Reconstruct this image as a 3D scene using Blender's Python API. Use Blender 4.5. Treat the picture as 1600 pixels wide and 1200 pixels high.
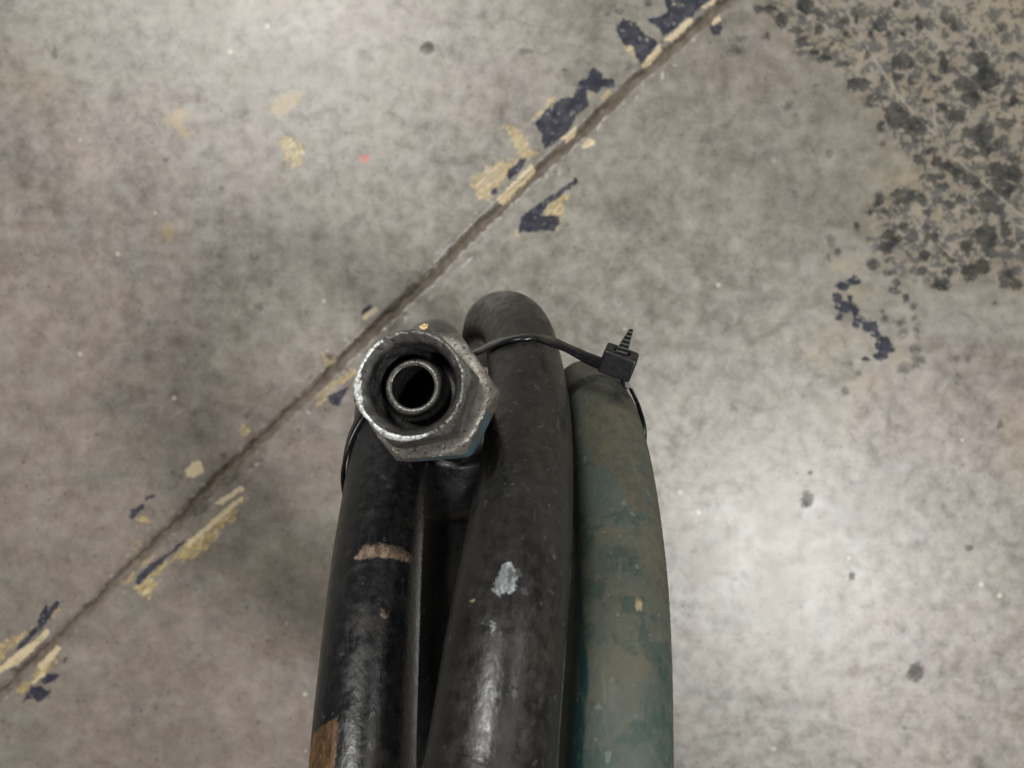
import bpy, bmesh, math, random
import numpy as np
from mathutils import Vector, noise as mnoise

for o in list(bpy.data.objects):
    bpy.data.objects.remove(o)
scene = bpy.context.scene
col = scene.collection
random.seed(4)

# ------------------------------------------------------------------ camera, light, exposure
H = 0.66                       # camera height above the floor (m)
FPX = 1200.0
cam_d = bpy.data.cameras.new('camera')
cam_d.sensor_width = 36.0
cam_d.lens = 27.0
cam_d.clip_start = 0.01
cam_d.clip_end = 60.0
cam_d.dof.use_dof = True
cam_d.dof.focus_distance = 0.205
cam_d.dof.aperture_fstop = 21.0
cam = bpy.data.objects.new('camera', cam_d)
cam.location = (0, 0, H)
col.objects.link(cam)
scene.camera = cam

world = bpy.data.worlds.new('World')
scene.world = world
world.use_nodes = True
bg = world.node_tree.nodes['Background']
bg.inputs['Color'].default_value = (1.0, 0.96, 0.90, 1)
bg.inputs['Strength'].default_value = 0.075

def lamp(name, loc, power, sx, sy, colr, rz=0.0):
    d = bpy.data.lights.new(name, 'AREA')
    d.shape = 'RECTANGLE'
    d.size = sx
    d.size_y = sy
    d.energy = power
    d.color = colr
    o = bpy.data.objects.new(name, d)
    o.location = loc
    dirv = Vector((0, 0, 0.2)) - Vector(loc)
    o.rotation_euler = dirv.to_track_quat('-Z', 'Y').to_euler()
    col.objects.link(o)
    return o

# high warehouse lamps; their blurred reflections make the pale pools on the sealed floor
lamp('ceiling_lamp', (1.06, -0.68, 2.4), 50, 0.36, 0.36, (1.0, 0.985, 0.97))
lamp('ceiling_lamp', (-1.30, 2.35, 4.0), 142, 1.4, 0.9, (1.0, 0.98, 0.93))
lamp('ceiling_lamp', (2.9, 3.6, 4.0), 45, 2.2, 1.6, (1.0, 0.94, 0.86))

scene.view_settings.view_transform = 'Standard'
scene.view_settings.look = 'None'
scene.view_settings.exposure = 0.0
scene.view_settings.gamma = 1.0

# ------------------------------------------------------------------ helpers
def P(px, py, d):
    """point seen at photograph pixel (px, py), d metres below the camera"""
    return Vector(((px - 800) / FPX * d, (600 - py) / FPX * d, H - d))

def tag(o, label=None, cat=None, group=None, kind=None):
    if label: o['label'] = label
    if cat: o['category'] = cat
    if group: o['group'] = group
    if kind: o['kind'] = kind
    return o

def empty(name, loc):
    o = bpy.data.objects.new(name, None)
    o.location = loc
    o.empty_display_size = 0.02
    col.objects.link(o)
    return o

def link_mesh(name, me, mat, parent=None, smooth=True):
    me.materials.append(mat)
    if smooth:
        me.polygons.foreach_set('use_smooth', [True] * len(me.polygons))
    o = bpy.data.objects.new(name, me)
    col.objects.link(o)
    if parent is not None:
        o.parent = parent
        o.location = -Vector(parent.location)
    return o

def set_attr(me, name, values, kind='FLOAT'):
    a = me.attributes.new(name, kind, 'POINT')
    if kind == 'FLOAT':
        a.data.foreach_set('value', np.asarray(values, dtype=np.float32).ravel())
    else:
        a.data.foreach_set('vector', np.asarray(values, dtype=np.float32).ravel())

def sdf_poly(X, Y, pts):
    """signed distance (positive inside) of points to polygon"""
    n = len(pts)
    d2 = np.full(X.shape, 1e12)
    inside = np.zeros(X.shape, bool)
    for i in range(n):
        x0, y0 = pts[i]
        x1, y1 = pts[(i + 1) % n]
        ex, ey = x1 - x0, y1 - y0
        L = ex * ex + ey * ey + 1e-9
        t = np.clip(((X - x0) * ex + (Y - y0) * ey) / L, 0, 1)
        dx = X - (x0 + t * ex)
        dy = Y - (y0 + t * ey)
        d2 = np.minimum(d2, dx * dx + dy * dy)
        if y0 != y1:
            c = ((Y < y0) != (Y < y1)) & (X < x0 + (Y - y0) / (y1 - y0) * ex)
            inside ^= c
    d = np.sqrt(d2)
    return np.where(inside, d, -d)

def sdf_ell(X, Y, cx, cy, rx, ry):
    q = np.sqrt(((X - cx) / rx) ** 2 + ((Y - cy) / ry) ** 2)
    return (1 - q) * min(rx, ry)

# ------------------------------------------------------------------ node helpers
class NT:
    def __init__(self, name):
        self.m = bpy.data.materials.new(name)
        self.m.use_nodes = True
        self.t = self.m.node_tree
        self.n = self.t.nodes
        self.l = self.t.links
        self.b = self.n['Principled BSDF']
        self.out = self.n['Material Output']
    def link(self, a, b):
        self.l.new(a, b)
    def val(self, sock, v):
        if hasattr(v, 'is_linked') or isinstance(v, bpy.types.NodeSocket):
            self.l.new(v, sock)
        else:
            sock.default_value = v
    def attr(self, name, vec=False):
        a = self.n.new('ShaderNodeAttribute')
        a.attribute_name = name
        return a.outputs['Vector'] if vec else a.outputs['Fac']
    def pos(self):
        return self.n.new('ShaderNodeNewGeometry').outputs['Position']
    def noise(self, vec, scale, detail=3, rough=0.55, dist=0.0, lac=2.0, out='Fac'):
        a = self.n.new('ShaderNodeTexNoise')
        self.l.new(vec, a.inputs['Vector'])
        a.inputs['Scale'].default_value = scale
        a.inputs['Detail'].default_value = detail
        a.inputs['Roughness'].default_value = rough
        a.inputs['Distortion'].default_value = dist
        a.inputs['Lacunarity'].default_value = lac
        return a.outputs[out]
    def voro(self, vec, scale, feat='F1', rnd=1.0, out='Distance'):
        a = self.n.new('ShaderNodeTexVoronoi')
        a.feature = feat
        self.l.new(vec, a.inputs['Vector'])
        a.inputs['Scale'].default_value = scale
        a.inputs['Randomness'].default_value = rnd
        return a.outputs[out]
    def math(self, op, a, b=0.0, c=0.0, clamp=False):
        m = self.n.new('ShaderNodeMath')
        m.operation = op
        m.use_clamp = clamp
        self.val(m.inputs[0], a)
        self.val(m.inputs[1], b)
        if op in ('MULTIPLY_ADD',):
            self.val(m.inputs[2], c)
        return m.outputs[0]
    def ramp(self, v, lo, hi, a=0.0, b=1.0, smooth=True):
        m = self.n.new('ShaderNodeMapRange')
        m.interpolation_type = 'SMOOTHSTEP' if smooth else 'LINEAR'
        self.val(m.inputs['Value'], v)
        m.inputs['From Min'].default_value = lo
        m.inputs['From Max'].default_value = hi
        m.inputs['To Min'].default_value = a
        m.inputs['To Max'].default_value = b
        return m.outputs['Result']
    def mix(self, f, a, b, mode='MIX'):
        m = self.n.new('ShaderNodeMix')
        m.data_type = 'RGBA'
        m.blend_type = mode
        self.val(m.inputs[0], f)
        for s, v in ((m.inputs[6], a), (m.inputs[7], b)):
            if isinstance(v, tuple):
                s.default_value = (*v, 1) if len(v) == 3 else v
            else:
                self.l.new(v, s)
        return m.outputs[2]
    def vmul(self, v, s):
        m = self.n.new('ShaderNodeVectorMath')
        m.operation = 'MULTIPLY'
        self.l.new(v, m.inputs[0])
        m.inputs[1].default_value = s
        return m.outputs[0]
    def bump(self, h, strength, dist, normal=None):
        m = self.n.new('ShaderNodeBump')
        m.inputs['Strength'].default_value = strength
        m.inputs['Distance'].default_value = dist
        self.l.new(h, m.inputs['Height'])
        if normal is not None:
            self.l.new(normal, m.inputs['Normal'])
        return m.outputs[0]
    def set(self, name, v):
        s = self.b.inputs[name]
        if isinstance(v, tuple):
            s.default_value = (*v, 1) if len(v) == 3 else v
        else:
            self.val(s, v)

# ================================================================== FLOOR
S = H / FPX                      # metres on the floor per photograph pixel
seam_px = [(-700, 1770), (-300, 1378), (0, 1083), (180, 908), (350, 740), (480, 615), (600, 500),
           (700, 403), (785, 318), (900, 213), (1000, 118), (1060, 66), (1140, -4), (1500, -325), (2100, -860)]

# --- worn paint remnants, traced as polygons in floor units (zoom factor, x offset, y offset, points)
def cv(k, ox, oy, pts):
    return [(ox + x / k, oy + y / k) for x, y in pts]
navy, yellow, cream, dark, faint, beige, red = [], [], [], [], [], [], []
A = (3.0, 700, 0)
for p in ([(1010,-10),(1250,-10),(1190,40),(1140,80),(1090,110),(1060,140),(1010,170),(980,130),(935,90),(1000,75),(1030,50)],
          [(790,130),(820,80),(880,110),(920,160),(975,180),(980,210),(935,270),(905,305),(880,270),(870,215),(820,210),(800,180)],
          [(670,310),(720,340),(720,370),(780,370),(780,410),(720,415),(700,440),(650,420),(660,500),(600,540),(580,600),(540,640),(450,700),(435,630),(400,580),(480,490),(530,460),(590,460),(610,380),(650,370)],
          [(275,800),(340,745),(370,740),(340,800),(285,840)],
          [(330,1090),(340,1020),(400,970),(440,940),(520,890),(600,835),(612,855),(540,910),(470,960),(440,1005),(520,1010),(530,1050),(490,1085),(460,1080)]):
    navy.append(cv(*A, p))
for p in ([(395,545),(500,445),(515,470),(410,570)], [(640,440),(690,420),(700,440),(650,470)], [(715,430),(760,420),(770,450),(745,510),(725,480)],
          [(255,585),(340,615),(400,700),(345,725),(290,660)],
          [(115,820),(200,780),(290,745),(380,700),(440,700),(300,800),(270,850),(200,900),(210,950),(150,935),(105,870)],
          [(440,1000),(470,950),(560,900),(600,870),(545,950),(552,1010),(520,1070),(480,1085)], [(305,1085),(340,1075),(335,1115),(312,1118)],
          [(1050,10),(1090,0),(1110,30),(1075,65)], [(820,205),(865,205),(885,290),(860,270)]):
    yellow.append(cv(*A, p))
for p in ([(222,935),(390,770),(415,800),(262,962)], [(530,650),(600,588),(605,620),(560,668)], [(620,695),(660,650),(688,660),(672,688)],
          [(903,312),(990,208),(1006,232),(932,314)], [(1018,185),(1130,82),(1155,100),(1052,190)], [(1190,32),(1240,-5),(1275,-5),(1210,34)], [(1238,102),(1270,68),(1278,90),(1245,118)]):
    cream.append(cv(*A, p))
A = (4.0, 400, 400)
navy.append(cv(*A, [(650,355),(710,298),(727,320),(660,382)])); cream.append(cv(*A, [(655,392),(740,320),(757,337),(680,399)]))
yellow.append(cv(*A, [(398,610),(450,588),(494,640),(494,692),(440,684),(420,640)]))
yellow.append(cv(*A, [(366,936),(400,860),(460,800),(600,690),(640,740),(500,820),(440,880),(430,935),(380,944)]))
navy.append(cv(*A, [(450,880),(500,840),(580,820),(560,870),(510,930),(470,930)]))
A = (4.0, 150, 650)
for p in ([(205,635),(220,590),(300,545),(292,582),(230,645)], [(300,505),(350,485),(365,498),(310,530)],
          [(240,1042),(270,980),(430,860),(565,775),(490,850),(400,930),(270,1055)]):
    navy.append(cv(*A, p))
for p in ([(215,655),(290,608),(355,660),(280,684)], [(500,860),(570,780),(900,500),(942,518),(880,580),(872,640),(770,740),(690,830),(620,890),(560,912),(480,900)],
          [(158,1040),(230,965),(255,990),(190,1064)], [(288,920),(330,856),(374,870),(300,944)], [(228,1080),(330,1000),(404,1030),(332,1142),(260,1104)],
          [(198,872),(270,780),(294,790),(222,874)], [(250,1050),(430,900),(480,900),(440,940),(300,1060)], [(895,70),(940,55),(970,90),(935,130),(900,115)]):
    yellow.append(cv(*A, p))
for p in ([(556,342),(600,288),(662,286),(674,350),(620,384),(570,378)], [(745,545),(900,436),(924,458),(800,548)], [(560,800),(760,620),(900,505),(925,515),(780,650),(580,820)]):
    cream.append(cv(*A, p))
for p in ([(480,685),(500,610),(620,520),(700,480),(724,540),(690,600),(620,622),(560,622),(520,692)], [(760,432),(900,338),(905,370),(830,438)]):
    dark.append(cv(*A, p))
A = (4.0, 0, 900)
for p in ([(92,462),(120,420),(230,310),(278,168),(302,180),(302,210),(350,152),(374,170),(312,262),(220,372),(120,470)],
          [(248,662),(300,608),(374,620),(350,652),(290,674)], [(142,784),(190,700),(250,688),(314,720),(290,752),(240,794),(200,762)], [(358,558),(420,506),(402,544)]):
    navy.append(cv(*A, p))
for p in ([(-60,560),(0,420),(100,380),(205,318),(160,384),(60,474),(-60,600)], [(310,250),(360,180),(378,190),(330,262)], [(95,700),(200,620),(280,520),(400,480),(290,600),(190,705),(120,744)]):
    yellow.append(cv(*A, p))
for p in ([(-60,610),(290,338),(312,360),(120,544),(-60,650)], [(228,562),(350,436),(385,460),(262,590)], [(190,660),(262,600),(280,610),(215,672)]):
    cream.append(cv(*A, p))
A = (2.286, 0, 0)
yellow.append(cv(*A, [(988,505),(1030,480),(1087,520),(1082,592),(1040,604)]))
faint_y = [cv(*A, [(570,430),(640,375),(680,400),(650,440),(700,480),(660,500),(620,450)]), cv(*A, [(950,400),(1000,330),(1080,330),(1070,370),(1000,420)]),
           cv(*A, [(560,800),(610,790),(630,830),(600,870)])]
ell_dark = []   # (cx, cy, rx, ry)
def ells(k, ox, oy, L, dst):
    for x, y, rx, ry in L:
        dst.append((ox + x / k, oy + y / k, rx / k, ry / k))
ells(3.529, 1150, 0, [(120,45,18,18),(190,55,25,22),(380,30,50,55),(455,70,40,22),(240,115,35,40),(330,165,30,18),(450,165,25,25),(30,215,25,20),(10,285,25,20),(165,200,12,15),(360,235,40,35),(365,290,35,25),(430,285,30,18),(490,320,35,20),(580,355,35,20),(525,240,15,18),(585,120,25,45),(610,180,30,22),(665,90,15,50),(760,80,30,15),(830,90,30,20),(790,140,40,40),(745,190,20,18),(835,200,18,18),(885,25,20,20),(1000,110,25,18),(1015,150,25,20),(1180,110,45,25),(1205,145,25,25),(920,185,12,12),(725,300,20,30),(735,390,18,14),(808,437,18,16),(670,465,60,42),(920,340,65,50),(895,425,35,25),(955,450,18,20),(780,540,45,18),(735,572,25,12),(885,625,60,70),(990,700,60,60),(1000,770,25,20),(800,700,20,30),(805,795,20,15),(1300,250,30,25),(1350,330,50,45),(1385,430,65,70),(1280,460,75,50),(1300,540,50,50),(1150,355,30,40),(1100,435,25,20),(1165,495,22,20),(1060,560,25,15),(1145,288,15,12),(1525,450,28,30),(1530,560,30,30),(1530,305,18,18),(1450,155,15,15),(1520,375,10,10),(1140,600,30,25),(1220,640,60,40),(1280,730,35,35),(1360,740,60,60),(1450,790,30,30),(1480,665,30,15),(1290,850,45,30),(1380,830,40,40),(1540,875,45,22),(1450,950,60,50),(1530,960,60,50),(1470,1040,60,50),(1010,880,35,40),(1050,840,40,18),(1110,890,30,30),(1180,920,40,35),(1210,960,30,30),(1290,985,45,35),(1330,1010,25,40),(1090,980,50,20),(1145,1015,25,20),(920,1080,70,45),(790,1100,30,40),(740,1170,25,15),(820,1165,40,18),(1030,1090,20,40),(1110,1110,30,20),(1170,1135,30,25),(1240,1105,35,20),(1390,1110,60,60),(1450,1150,40,40),(1060,1170,30,20),(1300,1165,25,25),(440,468,15,12),(330,508,18,12),(292,590,22,20),(325,638,12,8),(515,840,15,25)], ell_dark)
ells(3.529, 1150, 300, [(525,265,25,35),(560,325,15,18),(510,360,8,10),(660,185,14,16),(735,260,18,14),(840,230,40,30),(870,270,35,30),(825,310,40,35),(930,195,45,25),(970,250,35,40),(1050,210,25,45),(1095,235,22,35),(1140,285,20,20),(1270,300,35,35),(1380,240,60,70),(1390,300,40,50),(1480,200,30,70),(1505,285,35,25),(1580,310,20,30),(755,400,35,25),(835,385,10,10),(1040,350,30,30),(1025,440,30,30),(1150,345,15,15),(1190,375,22,20),(960,345,12,10),(1175,440,30,18),(1285,445,50,45),(1355,410,40,40),(1420,355,25,15),(1130,515,45,35),(840,450,40,18),(880,500,20,25),(870,545,25,20),(1490,470,45,50),(1540,510,40,35),(1420,615,18,14),(940,590,20,25),(980,635,18,20),(985,695,18,18),(1000,760,18,35),(985,865,35,28),(1010,925,30,20),(975,960,30,15),(925,975,35,25),(810,660,18,15),(820,695,15,20),(905,720,28,25),(925,765,18,22),(905,795,8,12),(1205,920,20,14),(1275,930,18,30),(1225,1035,20,25),(600,1100,15,18),(620,950,10,10),(675,1000,15,12)], ell_dark)
ells(3.0, 700, 0, [(1340,240,40,25),(1370,185,18,18),(1455,40,18,15),(1490,170,12,12),(370,245,30,13),(545,330,12,14),(850,310,20,15),(800,55,20,12),(745,70,14,9),(935,15,20,14)], ell_dark)
ells(4.0, 150, 650, [(485,365,25,15),(795,245,14,12),(940,5,18,12)], ell_dark)
ells(4.0, 0, 900, [(70,580,25,20),(10,905,16,14)], ell_dark)
ells(4.0, 400, 400, [(460,630,22,20),(22,320,18,15)], ell_dark)
ells(2.286, 0, 0, [(195,190,7,15),(1525,170,22,22),(930,1097,11,11),(795,670,12,8),(590,570,7,7)], ell_dark)
ells(2.143, 1000, 640, [(925,880,26,30),(560,300,18,20),(570,212,8,8),(708,555,9,9),(885,1070,8,8),(1100,465,10,10),(1205,50,12,14)], ell_dark)
ell_navy = []
ells(3.529, 1150, 300, [(585,520,35,25),(650,490,35,25),(560,580,30,30),(600,630,50,30),(625,590,15,30),(660,650,20,30),(680,700,35,20),(665,735,20,15),(740,745,40,30),(765,780,25,25),(815,840,45,40),(845,870,30,20),(790,905,45,22),(720,920,30,15),(570,690,20,15)], ell_navy)
ells(3.0, 700, 0, [(1255,130,28,34),(220,895,16,16)], ell_navy)
gauss_dark = []
ells(2.286, 0, 0, [(860,720,45,25),(1150,230,60,40),(450,170,120,60),(1320,400,30,25),(970,130,50,30)], gauss_dark)
ells(2.143, 1000, 640, [(1210,820,40,55),(820,240,24,22),(120,505,38,28),(730,820,30,30),(600,740,25,30),(1255,630,22,20),(300,710,40,25),(380,585,50,25),(530,640,45,20)], gauss_dark)
ells(3.0, 700, 0, [(225,310,50,50),(345,380,45,45),(1050,370,40,30),(120,80,25,15)], gauss_dark)
ells(3.529, 1150, 0, [(640,980,60,60),(200,620,50,50),(210,850,60,30),(1230,300,40,30)], gauss_dark)
ells(3.529, 1150, 300, [(1200,650,120,60),(1350,830,90,60),(300,330,60,60)], gauss_dark)
ells(4.0, 150, 650, [(1070,490,90,70)], gauss_dark)
ells(4.0, 0, 900, [(600,370,130,70)], gauss_dark)
gauss_beige = []
ells(3.529, 1150, 0, [(640,280,90,80),(1350,130,150,80),(900,500,130,50),(1040,490,70,50),(1480,40,120,60),(440,230,60,50),(930,980,120,60),(1500,640,100,60),(1250,900,120,60),(1560,60,40,60)], gauss_beige)
ells(3.529, 1150, 300, [(600,410,60,40),(660,560,60,50),(560,800,120,70),(440,920,70,50),(720,1050,90,50),(1100,100,220,70),(900,900,60,50),(1560,520,50,50),(1200,380,150,60)], gauss_beige)
ells(2.143, 1000, 640, [(1240,60,30,80),(1275,170,25,60)], gauss_beige)
ells(2.286, 0, 0, [(130,290,90,60),(900,0,200,30)], gauss_beige)
scratch_px = [[(1318,10),(1342,50),(1362,85),(1382,115),(1405,150),(1430,180),(1462,210),(1490,245),(1520,270),(1560,305),(1605,345)],
              [(1445,42),(1470,75),(1500,110),(1530,135)], [(1458,160),(1462,200)], [(1240,15),(1290,40),(1310,60)]]

def dist_polyline(X, Y, pts):
    d = np.full(X.shape, 1e9)
    for (x0, y0), (x1, y1) in zip(pts[:-1], pts[1:]):
        ex, ey = x1 - x0, y1 - y0
        t = np.clip(((X - x0) * ex + (Y - y0) * ey) / (ex * ex + ey * ey), 0, 1)
        d = np.minimum(d, np.hypot(X - x0 - t * ex, Y - y0 - t * ey))
    return d

def smooth_noise(n, m, cell, rng):
    """cheap value noise on an n x m lattice, cubic-ish smoothing, about 0 mean"""
    gy, gx = int(n / cell) + 3, int(m / cell) + 3
    g = rng.standard_normal((gy, gx))
    yy = np.arange(n) / cell
    xx = np.arange(m) / cell
    iy, ix = yy.astype(int), xx.astype(int)
    fy, fx = yy - iy, xx - ix
    fy = fy * fy * (3 - 2 * fy); fx = fx * fx * (3 - 2 * fx)
    a = g[np.ix_(iy, ix)]; b = g[np.ix_(iy, ix + 1)]; c = g[np.ix_(iy + 1, ix)]; d = g[np.ix_(iy + 1, ix + 1)]
    return (a * (1 - fx) + b * fx) * (1 - fy[:, None]) + (c * (1 - fx) + d * fx) * fy[:, None]

def build_floor():
    step = 2.0
    xs = np.concatenate([[-6500, -4000, -2400, -1400, -800, -450, -250, -130, -70], np.arange(-40, 1641, step), [1670, 1730, 1850, 2050, 2400, 3000, 4000, 5600, 8000]])
    ys = np.concatenate([[-6500, -4000, -2400, -1400, -800, -450, -250, -130, -70], np.arange(-40, 1241, step), [1270, 1330, 1450, 1650, 2000, 2600, 3600, 5200, 7600]])
    ny, nx = len(ys), len(xs)
    X, Y = np.meshgrid(xs, ys)
    def field(fill=-20.0):
        return np.full(X.shape, fill)
    def add(F, fn, bb, pad=22):
        x0, x1, y0, y1 = bb
        j0, j1 = np.searchsorted(xs, x0 - pad), np.searchsorted(xs, x1 + pad)
        i0, i1 = np.searchsorted(ys, y0 - pad), np.searchsorted(ys, y1 + pad)
        if i1 > i0 and j1 > j0:
            sub = (slice(i0, i1), slice(j0, j1))
            F[sub] = np.maximum(F[sub], fn(X[sub], Y[sub]))
    def add_poly(F, p):
        a = np.array(p)
        add(F, lambda x, y: sdf_poly(x, y, p), (a[:, 0].min(), a[:, 0].max(), a[:, 1].min(), a[:, 1].max()))
    def add_ell(F, e):
        cx, cy, rx, ry = e
        rx *= 1.08; ry *= 1.08
        add(F, lambda x, y: np.maximum(sdf_ell(x, y, cx, cy, rx, ry), -20), (cx - rx, cx + rx, cy - ry, cy + ry))
    fn, fy, fc, fd, ffy, fr = field(), field(), field(), field(), field(), field()
    for p in navy: add_poly(fn, p)
    for e in ell_navy: add_ell(fn, e)
    for p in yellow: add_poly(fy, p)
    for p in cream: add_poly(fc, p)
    for p in dark: add_poly(fd, p)
    for e in ell_dark: add_ell(fd, e)
    for p in faint_y: add_poly(ffy, p)
    add_ell(fr, (570, 248, 8, 6))
    gd, gb = np.zeros(X.shape), np.zeros(X.shape)
    for cx, cy, rx, ry in gauss_dark: gd += np.exp(-((X - cx) / rx) ** 2 - ((Y - cy) / ry) ** 2)
    for cx, cy, rx, ry in gauss_beige: gb += np.exp(-((X - cx) / (1.2 * rx)) ** 2 - ((Y - cy) / (1.2 * ry)) ** 2)
    pk = np.zeros(X.shape)
    for cx, cy, rx, ry in ((60, 420, 260, 330), (150, 800, 330, 220), (350, 1130, 420, 200), (330, 230, 120, 110), (1560, 640, 200, 120), (1180, 90, 110, 90), (560, 30, 160, 60), (1480, 1080, 230, 180), (520, 690, 110, 100), (760, 150, 110, 70)):
        pk += np.exp(-((X - cx) / rx) ** 2 - ((Y - cy) / ry) ** 2)
    pk = np.clip(pk, 0, 1)
    # where the speckled remnants are dense
    zone = sdf_poly(X, Y, [(1185,-60),(1205,30),(1235,75),(1265,95),(1310,105),(1330,145),(1372,180),(1378,215),(1430,262),(1425,285),(1365,300),(1350,330),(1372,352),(1352,385),(1375,412),(1420,445),(1480,450),(1540,440),(1680,475),(1680,-60)])
    ds = dist_polyline(X, Y, seam_px)
    sc = np.full(X.shape, 30.0)
    for s in scratch_px: sc = np.minimum(sc, dist_polyline(X, Y, s))
    rng = np.random.default_rng(7)
    wob = smooth_noise(ny, nx, 6, rng) * 1.1 + smooth_noise(ny, nx, 16, rng) * 1.3
    below = sdf_poly(X, Y, seam_px + [(2100, 3000), (-700, 3000)]) > 0
    sd = np.where(below, ds, -ds) + wob
    dss = np.abs(sd + 3.5) + 0.6 * wob
    g = np.clip(1 - dss / 7.0, 0, 1)
    fillw = np.clip(1 - np.abs(sd - 2.0) / 9.0, 0, 1)
    g = g * g * (3 - 2 * g)
    depth = 0.0022 * np.minimum(g * 1.7, 1.0) + 0.0007 * np.minimum(fillw * 2.5, 1.0)
    relief = 0.00003 * smooth_noise(ny, nx, 9, rng)
    pits = 0.0007 * np.clip((dist_polyline(X, Y, seam_px) < 26) * smooth_noise(ny, nx, 5, rng) - 0.9, 0, 1)
    Z = relief - depth - pits - 0.0004 * np.clip(1 - ds / 30, 0, 1)
    inner = (X > -45) & (X < 1645) & (Y > -45) & (Y < 1245)
    Z = np.where(inner, Z, -depth)
    Z -= Z.max()
    co = np.stack([(X - 800) * S, (600 - Y) * S, Z], -1).reshape(-1, 3)
    idx = np.arange(ny * nx).reshape(ny, nx)
    f = np.stack([idx[:-1, :-1], idx[1:, :-1], idx[1:, 1:], idx[:-1, 1:]], -1).reshape(-1, 4)
    me = bpy.data.meshes.new('floor')
    me.vertices.add(len(co)); me.vertices.foreach_set('co', co.ravel())
    me.loops.add(f.size); me.loops.foreach_set('vertex_index', f.ravel().astype(np.int32))
    me.polygons.add(len(f)); me.polygons.foreach_set('loop_start', np.arange(0, f.size, 4, dtype=np.int32))
    me.update(calc_edges=True)
    for n_, v in (('navy', fn), ('yellow', fy), ('cream', fc), ('dark', fd), ('faintyellow', ffy), ('redspot', fr), ('stain', gd), ('beige', gb),
                  ('zone', np.clip(zone, -60, 60)), ('seam', np.clip(sd, -60, 60)), ('pink', pk), ('scratch', sc)):
        set_attr(me, n_, v)
    return me

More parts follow.
